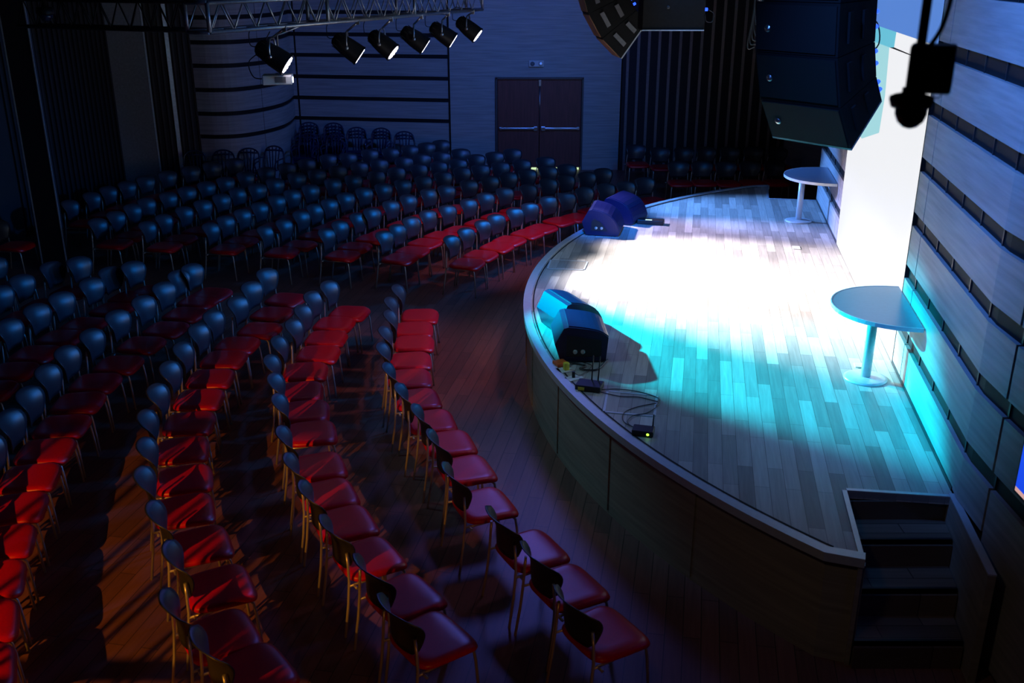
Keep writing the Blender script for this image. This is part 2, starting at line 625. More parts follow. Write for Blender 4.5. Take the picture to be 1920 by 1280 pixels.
# emergency light above the door
el = empty('emergency_light', (0.56, 23.47, 2.38), 'small white twin-lamp emergency light box above the double door', 'emergency light')
mb = MB()
mb.box((0.56, 23.46, 2.455), (0.34, 0.07, 0.14), 0, None, 0.01)
mb.build('housing', M['white'], el)
for x in (0.47, 0.66):
    mb = MB()
    mb.lathe([(0.045, 0), (0.05, 0.02), (0.035, 0.028), (0.0, 0.02)], (x, 23.425, 2.455), (0, -1, 0), 16)
    mb.build('lamp_head', M['chrome'] if x > 0.6 else M['vent'], el)

# ------------------------------------------------------------------ stage
SC = (7.755, 10.75)
SR = 7.613
ZS = 0.85


def arc(r, a0, a1, n):
    return [(SC[0] + r * math.cos(a0 + (a1 - a0) * i / n), SC[1] + r * math.sin(a0 + (a1 - a0) * i / n)) for i in range(n + 1)]


aN = math.atan2(5.66 - SC[1], 2.08 - SC[0]) + 2 * PI      # near end
aF = math.atan2(17.55 - SC[1], 4.33 - SC[0])             # far end
edge = arc(SR, aN, aF, 72)                                # near -> far
stage = empty('stage', (3.0, 11.0, 0), 'curved wooden stage with planked deck, oak front and metal nosing', 'stage')
near = [(3.26, 6.40), (2.50, 6.50), (2.33, 5.58)]
far = [(4.60, 17.60), (4.36, 16.52), (5.13, 16.38)]
deck_poly = near + edge + far
# taper a pulled-in copy for the fascia, so that the nosing overhangs a little
mb = MB()
mb.prism(deck_poly, ZS - 0.06, ZS)
mb.build('deck', M['deck'], stage)
mb = MB()
mb.ribbon([(2.345, 5.60)] + arc(SR - 0.03, aN, aF, 72) + [(4.58, 17.58)], 0, ZS - 0.06, 0, -0.05, 1, 0)
for t in range(1, 12):
    a = aN + (aF - aN) * t / 12
    p = (SC[0] + (SR - 0.028) * math.cos(a), SC[1] + (SR - 0.028) * math.sin(a))
    q = (SC[0] + (SR - 0.028) * math.cos(a - 0.0006), SC[1] + (SR - 0.028) * math.sin(a - 0.0006))
    mb.ribbon([p, q], 0.03, ZS - 0.06, 0.0012, -0.01, -1, 0)
mb.build('fascia', [M['fascia'], M['bracket']], stage)
mb = MB()
mb.ribbon([(2.33, 5.58)] + edge + [(4.60, 17.60)], ZS - 0.055, ZS + 0.012, 0.012, -0.075, 1, 0)
for a, b in ((near[1], near[2]), (near[0], near[1]), (far[0], far[1]), (far[1], far[2])):
    mb.ribbon([a, b], ZS - 0.05, ZS + 0.008, 0.0, -0.035, 1 if a in (near[0], far[0]) or a in far else 1, 0)
mb.build('nosing', M['alu'], stage)
mb = MB()
mb.ribbon(arc(SR - 0.10, aN + 0.0, aF, 72), ZS, ZS + 0.006, 0.0, -0.012, 1, 0)
mb.build('inlay_strip', M['groove'], stage)


def steps(name, x0, x1, ytop, dy, sgn, label, sl):
    st = empty(name, ((x0 + x1) / 2, ytop + sgn * dy * 2, 0), label, 'steps')
    rise = ZS / 4
    for k in range(4):
        zt = ZS - rise * k - (0 if k else 0.06)
        yk = ytop + sgn * dy * (k - 1)
        if k:
            sh = sl * (yk + sgn * dy / 2 - ytop)
            mb = MB()
            yy0, yy1 = sorted((yk, yk + sgn * dy))
            q = [(x0 + sl * (yy0 - ytop), yy0), (x1 + sl * (yy0 - ytop), yy0), (x1 + sl * (yy1 - ytop), yy1), (x0 + sl * (yy1 - ytop), yy1)]
            mb.prism(q, zt - 0.04, zt)
            tr = mb.build('tread', M['step'], st)
            mb = MB()
            ye = yk + sgn * dy
            mb.ribbon([(x0 + sl * (ye - ytop), ye), (x1 + sl * (ye - ytop), ye)], zt - 0.045, zt + 0.004, 0.0, 0.02, -sgn, 0)
            mb.build('tread_nosing', M['bracket'], tr)
        mb = MB()
        ye = ytop + sgn * dy * k
        mb.ribbon([(x0 + sl * (ye - ytop), ye), (x1 + sl * (ye - ytop), ye)], max(0, zt - rise + (0 if k else 0.06)), zt - (0.04 if k else 0), 0.0, -0.02, -sgn, 0)
        mb.build('riser', M['step'], st)
    return st


st = steps('stage_steps', 2.50, 3.24, 6.47, 0.30, -1, 'dark wooden steps cut into the near end of the stage', 0.186)
mb = MB()
mb.ribbon([(3.24, 6.45), (3.06, 5.40)], 0.0, ZS, 0.0, 0.05, 1, 0)
mb.ribbon([(3.24, 6.45), (3.06, 5.40)], ZS, ZS + 0.012, -0.002, 0.052, 1, 1)
mb.build('side_panel', [M['fascia'], M['alu']], st)
mb = MB()
mb.ribbon([(2.49, 6.47), (2.325, 5.585)], 0.0, ZS - 0.06, 0.0, -0.03, 1, 0)
mb.build('inner_panel', [M['fascia']], st)
steps('stage_steps', 4.36, 5.12, 16.52, 0.30, 1, 'dark wooden steps at the far end of the stage beyond the table', 0.186)

# floor hatches let into the deck
for poly, lab in ((((0.89, 8.34), (1.31, 8.24), (1.23, 7.82), (0.82, 7.91)), 'flat framed floor hatch in the deck crossed by cables, nearer one'),
                  (((0.53, 12.73), (0.99, 12.64), (0.92, 12.28), (0.47, 12.32)), 'flat framed floor hatch in the deck between the monitor pairs')):
    h = empty('floor_hatch', (poly[0][0], poly[0][1], ZS), lab, 'floor hatch', 'floor hatches in the stage deck')
    mb = MB()
    for i in range(4):
        mb.ribbon([poly[i], poly[(i + 1) % 4]], ZS, ZS + 0.008, 0.0, 0.022, 1, 0)
    mb.build('hatch_frame', M['alu'], h)
    mb = MB()
    mb.prism(poly, ZS, ZS + 0.004)
    mb.build('hatch_lid', M['deck'], h)

# ------------------------------------------------------------------ projection screen
scr = empty('projection_screen', (4.17, 11.3, ZS), 'tall glowing projection screen set in the stage wall', 'screen')


def wq(y, z, off=0.0):
    return Vector((wall_x(y) - off, y, z))


mb = MB()


def quad(y0, y1, z0, z1, mi, off=0.006):
    mb.add([wq(y0, z0, off), wq(y1, z0, off), wq(y1, z1, off), wq(y0, z1, off)], [(0, 1, 2, 3)], mi)


ZT = 3.86
ZT = 3.86


def wpoly(pts, mi, off=0.006):
    mb.add([wq(y, zz, off) for y, zz in pts], [tuple(range(len(pts)))], mi)


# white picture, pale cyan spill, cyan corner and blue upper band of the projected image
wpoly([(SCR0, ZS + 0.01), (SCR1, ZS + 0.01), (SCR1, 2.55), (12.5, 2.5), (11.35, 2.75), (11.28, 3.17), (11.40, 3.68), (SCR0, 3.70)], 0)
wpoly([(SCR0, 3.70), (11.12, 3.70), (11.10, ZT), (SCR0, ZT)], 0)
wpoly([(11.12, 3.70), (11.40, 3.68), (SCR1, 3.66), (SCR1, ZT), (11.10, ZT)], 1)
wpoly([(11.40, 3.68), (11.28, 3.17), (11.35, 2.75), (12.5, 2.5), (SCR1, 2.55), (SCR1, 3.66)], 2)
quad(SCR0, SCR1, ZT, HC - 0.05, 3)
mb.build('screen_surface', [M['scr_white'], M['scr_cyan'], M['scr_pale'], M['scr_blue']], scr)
mb = MB()
mb.ribbon(line_pts(SCR0, SCR1, 2), ZS, HC - 0.02, 0.004, -0.034, 1, 0)
mb.build('screen_backing', M['groove'], scr)

# wall display at the right edge
tv = empty('wall_display', (wall_x(5.4) - 0.03, 5.45, 1.45), 'bright blue display on the striped wall at the right edge', 'display')
mb = MB()
mb.ribbon(line_pts(4.6, 5.52, 3), 1.40, 2.0, 0.045, 0.0, 1, 0)
mb.build('display_case', M['black'], tv)
mb = MB()
mb.ribbon(line_pts(4.62, 5.50, 3), 1.45, 1.98, 0.05, 0.045, 1, 0)
mb.ribbon(line_pts(4.62, 5.50, 3), 1.42, 1.45, 0.05, 0.045, 1, 1)
mb.build('display_panel', [M['tv'], M['tvpink']], tv)


# ------------------------------------------------------------------ half-round bistro tables against the wall
def stage_table(y0, y1, pole, label):
    t = empty('bistro_table', (pole[0], pole[1], ZS), label, 'table', 'half-round tables against the stage wall')
    yc = (y0 + y1) / 2
    hl = (y1 - y0) / 2
    tdir = Vector((0.186, 1)).normalized()
    ndir = Vector((-tdir.y, tdir.x))
    c = Vector((wall_x(yc) - 0.012, yc))
    poly = []
    for k in range(25):
        a = PI * k / 24
        p = c + tdir * (hl * math.cos(a)) + ndir * (0.70 * math.sin(a) ** 0.85)
        poly.append((p.x, p.y))
    mb = MB()
    mb.prism(poly, 1.572, 1.60)
    mb.build('table_top', M['tablet'], t)
    mb = MB()
    for i in range(24):
        mb.ribbon([poly[i], poly[i + 1]], 1.565, 1.603, 0.004, -0.006, -1, 0)
    mb.build('top_edging', M['alu'], t)
    mb = MB()
    mb.lathe([(0.045, 0.01), (0.045, 0.715)], (pole[0], pole[1], ZS), None, 20)
    mb.lathe([(0.12, 0.70), (0.12, 0.722)], (pole[0], pole[1], ZS), None, 20)
    mb.build('pole', M['alu'], t)
    mb = MB()
    mb.lathe([(0.20, 0.0), (0.20, 0.012), (0.17, 0.022), (0.05, 0.03)], (pole[0], pole[1], ZS), None, 32)
    mb.build('base_plate', M['alu'], t)


stage_table(7.97, 9.20, (3.36, 8.66), 'half-round pedestal table right of the screen, the nearer one')
stage_table(14.05, 15.35, (4.42, 14.92), 'half-round pedestal table left of the screen, the farther one')


# ------------------------------------------------------------------ stage monitors
def wedge(loc, rz, label, w=0.60, sc=1.0, fh=0.06, bulge=0.065, tri=((-0.13, 0.07), (0.14, 0.07), (0.02, 0.21), (-0.08, 0.26), (-0.13, 0.22))):
    t = empty('stage_monitor', (loc[0], loc[1], ZS), label, 'speaker', 'floor monitors at the stage edge', rz)
    # profile in local (x: front, z); front = +x
    prof = [(-0.20, 0.012), (0.27, 0.012), (0.29, fh - 0.01)]
    for k in range(9):
        u = k / 8
        x = 0.29 + (-0.12 - 0.29) * u + 0.075 * math.sin(PI * u)
        z = fh + (0.385 - fh) * u + bulge * math.sin(PI * u)
        prof.append((x, z))
    prof += [(-0.17, 0.37), (-0.26, 0.20)]
    prof = [(a * sc, b * sc) for a, b in prof]
    n = len(prof)
    mb = MB()
    vs = [(x, -w / 2, z) for x, z in prof] + [(x, w / 2, z) for x, z in prof]
    fs = [(i, (i + 1) % n, (i + 1) % n + n, i + n) for i in range(n)] + [tuple(range(n))[::-1], tuple(range(n, 2 * n))]
    mb.add(vs, fs)
    body = mb.build('cabinet', M['monitor'], t, world=False)
    # grille over the sloping front
    mb = MB()
    gp = prof[3:12]
    off = 0.008
    for i in range(len(gp) - 1):
        (xa, za), (xb, zb) = gp[i], gp[i + 1]
        d = Vector((xb - xa, zb - za)).normalized()
        nn = Vector((d.y, -d.x)) * off
        y = w / 2 - 0.025
        mb.add([(xa, -y, za), (xb, -y, zb), (xb + nn.x, -y, zb + nn.y), (xa + nn.x, -y, za + nn.y),
                (xa, y, za), (xb, y, zb), (xb + nn.x, y, zb + nn.y), (xa + nn.x, y, za + nn.y)],
               [(0, 1, 2, 3), (4, 7, 6, 5), (2, 6, 7, 3), (0, 3, 7, 4), (1, 5, 6, 2)])
    mb.build('grille', M['monitor'], t, world=False)
    for sy in (-1, 1):
        mb = MB()
        rec = [(a * sc, b * sc) for a, b in tri]
        k = len(rec)
        ya, yb = sy * (w / 2 + 0.001), sy * (w / 2 + 0.006)
        cx = sum(p[0] for p in rec) / k
        cz = sum(p[1] for p in rec) / k
        inn = [(cx + (x - cx) * 0.9, cz + (z - cz) * 0.9) for x, z in rec]
        vs = [(x, ya, z) for x, z in rec] + [(x, yb, z) for x, z in rec] + [(x, yb, z) for x, z in inn] + [(x, ya, z) for x, z in inn]
        fs = []
        for i in range(k):
            j = (i + 1) % k
            fs += [(i, j, j + k, i + k), (i + k, j + k, j + 2 * k, i + 2 * k), (i + 2 * k, j + 2 * k, j + 3 * k, i + 3 * k)]
        mb.add(vs, fs)
        mb.add([(x, ya, z) for x, z in inn], [tuple(range(k))], 1)
        for (hx, hz) in ((-0.05, 0.12), (0.03, 0.12)):
            mb.lathe([(0.022, 0), (0.022, 0.012), (0.012, 0.014)], (hx * sc, ya, hz * sc), (0, sy, 0), 12, 2)
        mb.build('side_recess', [M['alu'] if False else M['monitor'], M['black'], M['chrome']], t, world=False)
    mb = MB()
    for x in (-0.16, 0.22):
        for y in (-w / 2 + 0.05, w / 2 - 0.05):
            mb.lathe([(0.018, 0), (0.018, 0.014)], (x * sc, y, 0), None, 10)
    mb.build('rubber_foot', M['black'], t, world=False)
    return t


wedge((1.34, 14.32), R(-12), 'blue-lit floor monitor at the far stage edge, open side recess facing the room', 0.66)
wedge((1.72, 15.02), R(-28), 'blue-lit floor monitor directly behind the far curved one', 0.62)
wedge((0.62, 10.05), R(24), 'dark floor monitor at the middle stage edge, farther of its pair', 0.56)
wedge((0.66, 9.36), R(2), 'dark floor monitor at the middle stage edge, nearer of its pair', 0.58, 0.96, 0.27, 0.015,
      ((-0.16, 0.05), (0.24, 0.05), (0.24, 0.25), (-0.16, 0.32)))
# small keyboard-like controller beside the far monitors
ctl = empty('effects_controller', (2.12, 14.75, ZS), 'small black controller with a lit display beside the far monitors', 'controller')
mb = MB()
rr = Matrix.Rotation(R(-15), 3, 'Z')
mb.box((2.12, 14.75, ZS + 0.035), (0.40, 0.16, 0.07), 0, rr, 0.01)
mb.build('case', M['black'], ctl)
mb = MB()
mb.box((2.08, 14.70, ZS + 0.073), (0.10, 0.05, 0.006), 0, rr)
mb.build('display', M['lcd'], ctl)
mb = MB()
mb.box((3.97, 13.35, ZS + 0.004), (0.10, 0.16, 0.008), 0, Matrix.Rotation(R(-10), 3, 'Z'))
tag(mb.build('paper_note', M['white']), 'small white paper note on the deck by the wall, farther one', 'paper')
mb = MB()
mb.box((3.42, 8.98, ZS + 0.006), (0.11, 0.11, 0.012), 0, Matrix.Rotation(R(-10), 3, 'Z'))
tag(mb.build('floor_socket', M['white']), 'small white square floor socket behind the nearer table base', 'socket')

# --- cable clutter at the stage edge
mb = MB()
mb.box((0.475, 9.0, ZS + 0.022), (0.12, 0.12, 0.04), 0, Matrix.Rotation(R(25), 3, 'Z'), 0.008)
tag(mb.build('stage_box', M['orange']), 'small orange plastic box against the nearer dark monitor', 'box')
so = empty('floor_socket', (0.51, 8.86, ZS), 'white floor socket plate with a yellow adapter plugged in', 'socket')
mb = MB()
mb.box((0.51, 8.86, ZS + 0.006), (0.14, 0.12, 0.012), 0, Matrix.Rotation(R(25), 3, 'Z'))
mb.build('plate', M['white'], so)
mb = MB()
mb.box((0.525, 8.85, ZS + 0.052), (0.055, 0.05, 0.08), 0, Matrix.Rotation(R(25), 3, 'Z'), 0.012)
mb.build('yellow_adapter', M['yellow'], so)
so = empty('floor_socket', (0.60, 8.66, ZS), 'white floor socket plate with a black plug, nearer the router', 'socket')
mb = MB()
mb.box((0.59, 8.66, ZS + 0.006), (0.16, 0.10, 0.012), 0, Matrix.Rotation(R(35), 3, 'Z'))
mb.build('plate', M['white'], so)
mb = MB()
mb.box((0.585, 8.665, ZS + 0.04), (0.03, 0.03, 0.06), 0, None, 0.005)
mb.build('plug', M['black'], so)


def radio(loc, rz, size, label, ants, led):
    t = empty('wireless_receiver', (loc[0], loc[1], ZS), label, 'receiver', None, rz)
    mb = MB()
    mb.box((0, 0, size[2] / 2 + 0.004), size, 0, None, 0.008)
    for sx in (-1, 1):
        mb.box((sx * size[0] * 0.38, -size[1] * 0.38, 0.003), (0.02, 0.02, 0.006))
    mb.build('case', M['black'], t, world=False)
    for (x, h, lean) in ants:
        mb = MB()
        mb.tube([(x, size[1] * 0.45, size[2] * 0.6), (x + lean, size[1] * 0.45, size[2] * 0.6 + h)], [0.007, 0.005], 8)
        mb.build('antenna', M['black'], t, world=False)
    mb = MB()
    if led:
        mb.lathe([(0.012, 0), (0.008, 0.005)], (size[0] * 0.25, -size[1] / 2 - 0.0, size[2] * 0.55), (0, -1, 0), 10)
        mb.build('status_light', M['led_green'], t, world=False)
    else:
        mb.box((-size[0] * 0.25, -size[1] / 2 - 0.002, size[2] * 0.5), (0.06, 0.006, 0.03))
        mb.build('badge', M['yellow'], t, world=False)


radio((0.72, 8.42), R(-18), (0.24, 0.17, 0.055), 'black router with two upright antennas on the stage edge', [(-0.0, 0.27, 0.01), (0.06, 0.27, 0.015)], False)
radio((1.10, 7.47), R(-15), (0.18, 0.13, 0.05), 'small black receiver with a green light on the stage edge', [(0.07, 0.13, 0.005)], True)


def cable(pts, label, r=0.0042, mt='cable', n=6, group='loose cables on the stage'):
    mb = MB()
    mb.tube(smooth_path(pts, n), r, 6)
    return tag(mb.build('cable', M[mt]), label, 'cable', group)


z = ZS + 0.012
cable([(0.80, 8.37, z), (1.0, 8.38, z), (1.2, 8.30, z), (1.33, 8.16, z), (1.28, 8.0, z)], 'thin black cable from the router across the nearer floor hatch')
cable([(0.79, 8.33, z), (0.98, 8.22, z), (1.15, 8.20, z), (1.31, 8.10, z)], 'thin black cable from the router ending at the hatch corner')
cable([(1.29, 8.07, z), (1.1, 7.98, z), (0.98, 7.86, z), (0.96, 7.68, z), (1.05, 7.55, z)], 'black cable looping from the hatch to the small receiver')
cable([(1.31, 8.0, z + 0.01), (1.18, 7.86, z), (1.05, 7.80, z), (0.99, 7.66, z), (1.06, 7.53, z)], 'second black cable looping from the hatch to the small receiver')
cable([(0.585, 8.66, z + 0.05), (0.66, 8.72, z), (0.78, 8.95, z), (0.70, 9.05, z)], 'thin black cable from the socket beside the router')
cable([(0.53, 8.93, z + 0.02), (0.60, 9.02, z), (0.72, 8.96, z), (0.66, 8.88, z), (0.82, 8.86, z), (0.95, 9.12, z)], 'blue-lit cable coiled in front of the nearer dark monitor', 0.009)

# ------------------------------------------------------------------ chairs
def make_chair():
    t = empty('stacking_chair', (0, 0, 0), 'x', 'chair', 'chairs')
    # seat pad, front = +y
    mb = MB()
    rings = [(0.0, 0.470), (0.35, 0.468), (0.62, 0.466), (0.80, 0.467), (0.90, 0.463), (0.97, 0.452), (1.0, 0.436), (0.985, 0.420), (0.93, 0.414), (0.0, 0.414)]
    N = 36
    vs, fs = [], []
    for (r, zz) in rings:
        for k in range(N):
            a = 2 * PI * k / N
            ca, sa = math.cos(a), math.sin(a)
            x = math.copysign(abs(ca) ** 0.42, ca) * 0.246
            y = math.copysign(abs(sa) ** 0.42, sa) * 0.232
            x *= 1.0 + 0.05 * (y / 0.232)
            dz = 0.0
            yy = y * r
            if yy > 0.10:
                dz = -0.9 * (yy - 0.10) ** 2 / 0.115 * 0.22
            if r < 0.8:
                dz -= 0.006 * (1 - r / 0.8)
            vs.append((x * r, yy + 0.02, zz + dz))
    for i in range(len(rings) - 1):
        for k in range(N):
            a, b = i * N + k, i * N + (k + 1) % N
            fs.append((a, b, b + N, a + N))
    mb.add(vs, fs, 0, True)
    mb.build('seat', M['vinyl'], t, world=False)
    # curved shield-shaped backrest
    mb = MB()
    nu, nv = 14, 8
    P = {}
    for side in (0, 1):
        for j in range(nv + 1):
            v = j / nv
            for i in range(nu + 1):
                u = -1 + 2 * i / nu
                # outline: narrow at the bottom, rounded upper corners
                hw = 0.150 + 0.080 * math.sin(min(1, v * 1.1) * PI / 2)
                if v > 0.84:
                    hw *= 1 - 0.16 * ((v - 0.84) / 0.16) ** 2.5
                if v < 0.12:
                    hw *= 1 - 0.15 * (1 - v / 0.12) ** 2
                x = u * hw
                zz = 0.50 + 0.32 * v - 0.022 * abs(u) ** 3 * (v > 0.5) * (v - 0.5) * 2
                y = -0.235 - 0.035 * v + 0.075 * (u * hw / 0.225) ** 2 + 0.012 * math.sin(v * PI)
                y -= 0.055 * max(0.0, (v - 0.45) / 0.55) ** 2
                y += (0.012 if side else 0.0)
                P[(side, i, j)] = len(mb.v)
                mb.v.append(Vector((x, y, zz)))
    def face(q):
        mb.f.append(q)
        mb.m.append(0)
        mb.sm.append(True)
    for side in (0, 1):
        for j in range(nv):
            for i in range(nu):
                face([P[(side, i, j)], P[(side, i + 1, j)], P[(side, i + 1, j + 1)], P[(side, i, j + 1)]])
    for i in range(nu):
        face([P[(0, i, 0)], P[(0, i + 1, 0)], P[(1, i + 1, 0)], P[(1, i, 0)]])
        face([P[(0, i, nv)], P[(0, i + 1, nv)], P[(1, i + 1, nv)], P[(1, i, nv)]])
    for j in range(nv):
        face([P[(0, 0, j)], P[(0, 0, j + 1)], P[(1, 0, j + 1)], P[(1, 0, j)]])
        face([P[(0, nu, j)], P[(0, nu, j + 1)], P[(1, nu, j + 1)], P[(1, nu, j)]])
    mb.build('backrest', M['plastic'], t, world=False)
    for sx in (-1, 1):
        mb = MB()
        mb.tube([(sx * 0.222, -0.285, 0.0), (sx * 0.215, -0.245, 0.25), (sx * 0.21, -0.225, 0.44), (sx * 0.20, -0.222, 0.56), (sx * 0.185, -0.222, 0.66)], 0.0105, 8)
        mb.build('leg', M['chrome'], t, world=False)
        mb = MB()
        mb.tube([(sx * 0.215, 0.235, 0.0), (sx * 0.205, 0.215, 0.30), (sx * 0.20, 0.205, 0.375), (sx * 0.196, 0.185, 0.396), (sx * 0.19, 0.14, 0.402)], 0.0105, 8)
        mb.build('leg', M['chrome'], t, world=False)
    mb = MB()
    for sx in (-1, 1):
        mb.tube([(sx * 0.19, 0.14, 0.402), (sx * 0.205, -0.10, 0.402), (sx * 0.212, -0.228, 0.405)], 0.0095, 8)
    mb.tube([(-0.20, -0.06, 0.398), (0.20, -0.06, 0.398)], 0.008, 8)
    mb.tube([(-0.19, 0.12, 0.398), (0.19, 0.12, 0.398)], 0.008, 8)
    mb.build('seat_frame', M['chrome'], t, world=False)
    mb = MB()
    mb.tube([(0.212, -0.19, 0.402), (0.262, -0.19, 0.402)], 0.010, 8)
    mb.build('link_hook', M['chrome'], t, world=False)
    return t


ORD = ['zeroth', 'first', 'second', 'third', 'fourth', 'fifth', 'sixth', 'seventh', 'eighth', 'ninth', 'tenth', 'eleventh',
       'twelfth', 'thirteenth', 'fourteenth', 'fifteenth', 'sixteenth', 'seventeenth', 'eighteenth', 'nineteenth', 'twentieth']
proto = make_chair()
used = [False]


def put_chair(x, y, d, label, group):
    rz = math.atan2(d[1], d[0]) - PI / 2
    if not used[0]:
        used[0] = True
        o = proto
        TREE[proto] = [(c, kids(c)) for c in kids(proto)]
        o.location = (x, y, 0)
        o.rotation_euler = (0, 0, rz)
        o['label'] = label
    else:
        o = copy_thing(proto, (x, y, 0), rz, label)
    o['group'] = group
    return o


ROWS = [
    ('F1', 'far', 1, 7.05, 11.38, True, [(-0.89, 14.06), (-0.70, 14.52), (-0.46, 15.00), (-0.26, 15.41), (0.04, 15.85), (0.29, 16.23), (0.62, 16.74), (0.95, 17.03), (1.29, 17.51), (1.71, 17.83), (2.09, 18.01), (2.49, 18.40)]),
    ('F2', 'far', 2, 8.01, 10.66, True, [(-1.91, 14.33), (-1.76, 14.74), (-1.60, 15.24), (-1.37, 15.70), (-1.08, 16.07), (-0.75, 16.54), (-0.47, 17.03), (-0.14, 17.47), (0.29, 17.74), (0.67, 18.30), (1.02, 18.64), (1.44, 18.95), (1.78, 19.31)]),
    ('F3', 'far', 3, 5.68, 12.29, True, [(-2.80, 14.48), (-2.68, 14.97), (-2.48, 15.49), (-2.30, 15.85), (-2.06, 16.42), (-1.81, 16.87), (-1.49, 17.38), (-1.20, 17.69), (-0.81, 18.16), (-0.43, 18.54), (-0.08, 18.90), (0.29, 19.21), (0.71, 19.53), (1.09, 19.75)]),
    ('F4', 'far', 4, 4.75, 12.90, True, [(-3.76, 14.64), (-3.57, 15.07), (-3.42, 15.66), (-3.29, 16.15), (-3.12, 16.54), (-2.92, 17.03), (-2.66, 17.47), (-2.36, 17.83), (-2.04, 18.20), (-1.69, 18.54), (-1.34, 18.95), (-1.00, 19.42), (-0.64, 19.69), (-0.24, 19.98), (0.19, 20.26), (0.69, 20.56)]),
    ('F5', 'far', 5, 4.54, 13.14, True, [(-4.65, 14.84), (-4.55, 15.31), (-4.40, 15.77), (-4.24, 16.26), (-4.08, 16.83), (-3.91, 17.29), (-3.67, 17.74), (-3.36, 18.30), (-3.03, 18.64), (-2.64, 19.05), (-2.29, 19.42), (-1.88, 19.75), (-1.50, 20.03), (-1.12, 20.32), (-0.77, 20.86), (-0.38, 21.17), (0.00, 21.56)]),
    ('F6', 'far', 6, 3.00, 13.77, True, [(-5.66, 14.94), (-5.56, 15.41), (-5.41, 15.96), (-5.25, 16.46), (-5.07, 16.95), (-4.92, 17.47), (-4.66, 17.83), (-4.44, 18.30), (-4.15, 18.85), (-3.83, 19.21), (-3.48, 19.58), (-3.11, 19.98), (-2.75, 20.32), (-2.26, 20.56), (-1.92, 20.92), (-1.52, 21.17), (-1.13, 21.56)]),
    ('F7', 'far', 7, 3.87, 13.64, True, [(-6.51, 15.14), (-6.41, 15.63), (-6.33, 16.15), (-6.26, 16.62), (-6.04, 17.08), (-5.86, 17.56), (-5.64, 18.01), (-5.41, 18.45), (-5.16, 18.95), (-4.87, 19.42), (-4.55, 19.86), (-4.24, 20.32), (-3.89, 20.86), (-3.50, 21.05), (-3.10, 21.50), (-2.67, 21.69), (-2.28, 22.03), (-1.93, 22.38), (-1.63, 22.73)]),
    ('F8', 'far', 8, -0.58, 15.78, True, [(-7.50, 16.46), (-7.38, 17.08), (-7.29, 17.60), (-7.12, 18.06), (-6.95, 18.55), (-6.70, 19.05), (-6.40, 19.55), (-6.10, 20.00), (-5.75, 20.40)]),
    ('F9', 'far', 9, 4.50, 13.20, True, [(-8.00, 15.00)]),
    ('N1', 'near', 1, 9.77, 11.49, False, [(-1.17, 11.64), (-1.20, 11.15), (-1.15, 10.67), (-1.14, 10.13), (-1.10, 9.63), (-0.97, 9.09), (-0.79, 8.57), (-0.59, 8.10), (-0.41, 7.59), (-0.24, 7.00), (0.13, 6.33), (0.38, 5.86), (0.59, 5.35)]),
    ('N2', 'near', 2, 6.21, 10.45, False, [(-2.07, 11.76), (-2.19, 11.34), (-2.20, 10.84), (-2.20, 10.34), (-2.24, 9.82), (-2.19, 9.28), (-2.04, 8.80), (-1.89, 8.32), (-1.70, 7.65), (-1.53, 7.16), (-1.32, 6.71), (-1.07, 6.23), (-0.75, 5.74), (-0.53, 5.29)]),
    ('N3', 'near', 3, 5.57, 10.04, False, [(-2.99, 12.30), (-3.04, 11.72), (-3.05, 11.13), (-3.19, 10.63), (-3.22, 10.18), (-3.21, 9.63), (-3.17, 9.09), (-3.10, 8.53), (-2.99, 7.97), (-2.80, 7.42), (-2.64, 6.91), (-2.37, 6.40), (-2.07, 5.86), (-1.91, 5.32), (-1.61, 4.96)]),
    ('N4', 'near', 4, 7.11, 9.68, True, [(-4.25, 12.58), (-4.33, 12.27), (-4.35, 11.75), (-4.41, 11.19), (-4.52, 10.66), (-4.56, 10.03), (-4.61, 9.51), (-4.58, 8.99), (-4.51, 8.44), (-4.44, 7.92), (-4.35, 7.40), (-4.23, 6.88), (-4.09, 6.36), (-3.93, 5.85), (-3.74, 5.35), (-3.53, 4.86)]),
    ('N5', 'near', 5, 6.60, 10.00, True, [(-5.08, 12.70), (-5.28, 12.43), (-5.33, 11.93), (-5.46, 11.35), (-5.55, 10.89), (-5.62, 10.36), (-5.63, 9.83), (-5.61, 9.29), (-5.57, 8.76)]),
    ('N6', 'near', 6, 6.60, 10.00, True, [(-5.90, 12.93), (-6.15, 12.67), (-6.28, 12.08), (-6.32, 11.60), (-6.37, 11.07)]),
    ('N7', 'near', 7, 6.60, 10.00, True, [(-7.05, 12.90)]),
]

for key, block, rowi, cx, cy, isback, pts in ROWS:
    rowname = 'front' if rowi == 1 else ORD[rowi]
    if block != 'rear':
        tx = [(cx, cy)] * len(pts)
    for i, (x, y) in enumerate(pts):
        d = Vector((cx - x, cy - y)).normalized()
        a = math.atan2(d.y, d.x) + random.uniform(-1, 1) * R(2.0)
        d = Vector((math.cos(a), math.sin(a)))
        if isback:
            x += d.x * 0.225
            y += d.y * 0.225
        lab = 'red-seated black-backed chair, %s from the aisle, %s row of the %s block' % (ORD[i + 1], rowname, block)
        put_chair(x, y, d, lab, 'chairs in the %s block' % block)

# two rows by the brown slatted wall, facing the camera
for (y, xs, nm) in ((21.75, [2.78, 3.26, 3.78, 4.28, 4.80, 5.32, 5.84], 'back'), (20.05, [3.40, 3.88, 4.36, 4.86, 5.36], 'front')):
    for i, x in enumerate(xs):
        put_chair(x, y - 0.2 + random.uniform(-0.04, 0.04) + (0.35 if nm == 'back' and i == 0 else 0), (0.04, -1),
                  'red-seated chair before the slatted wall, %s from left in the %s row' % (ORD[i + 1], nm), 'chairs before the slatted wall')


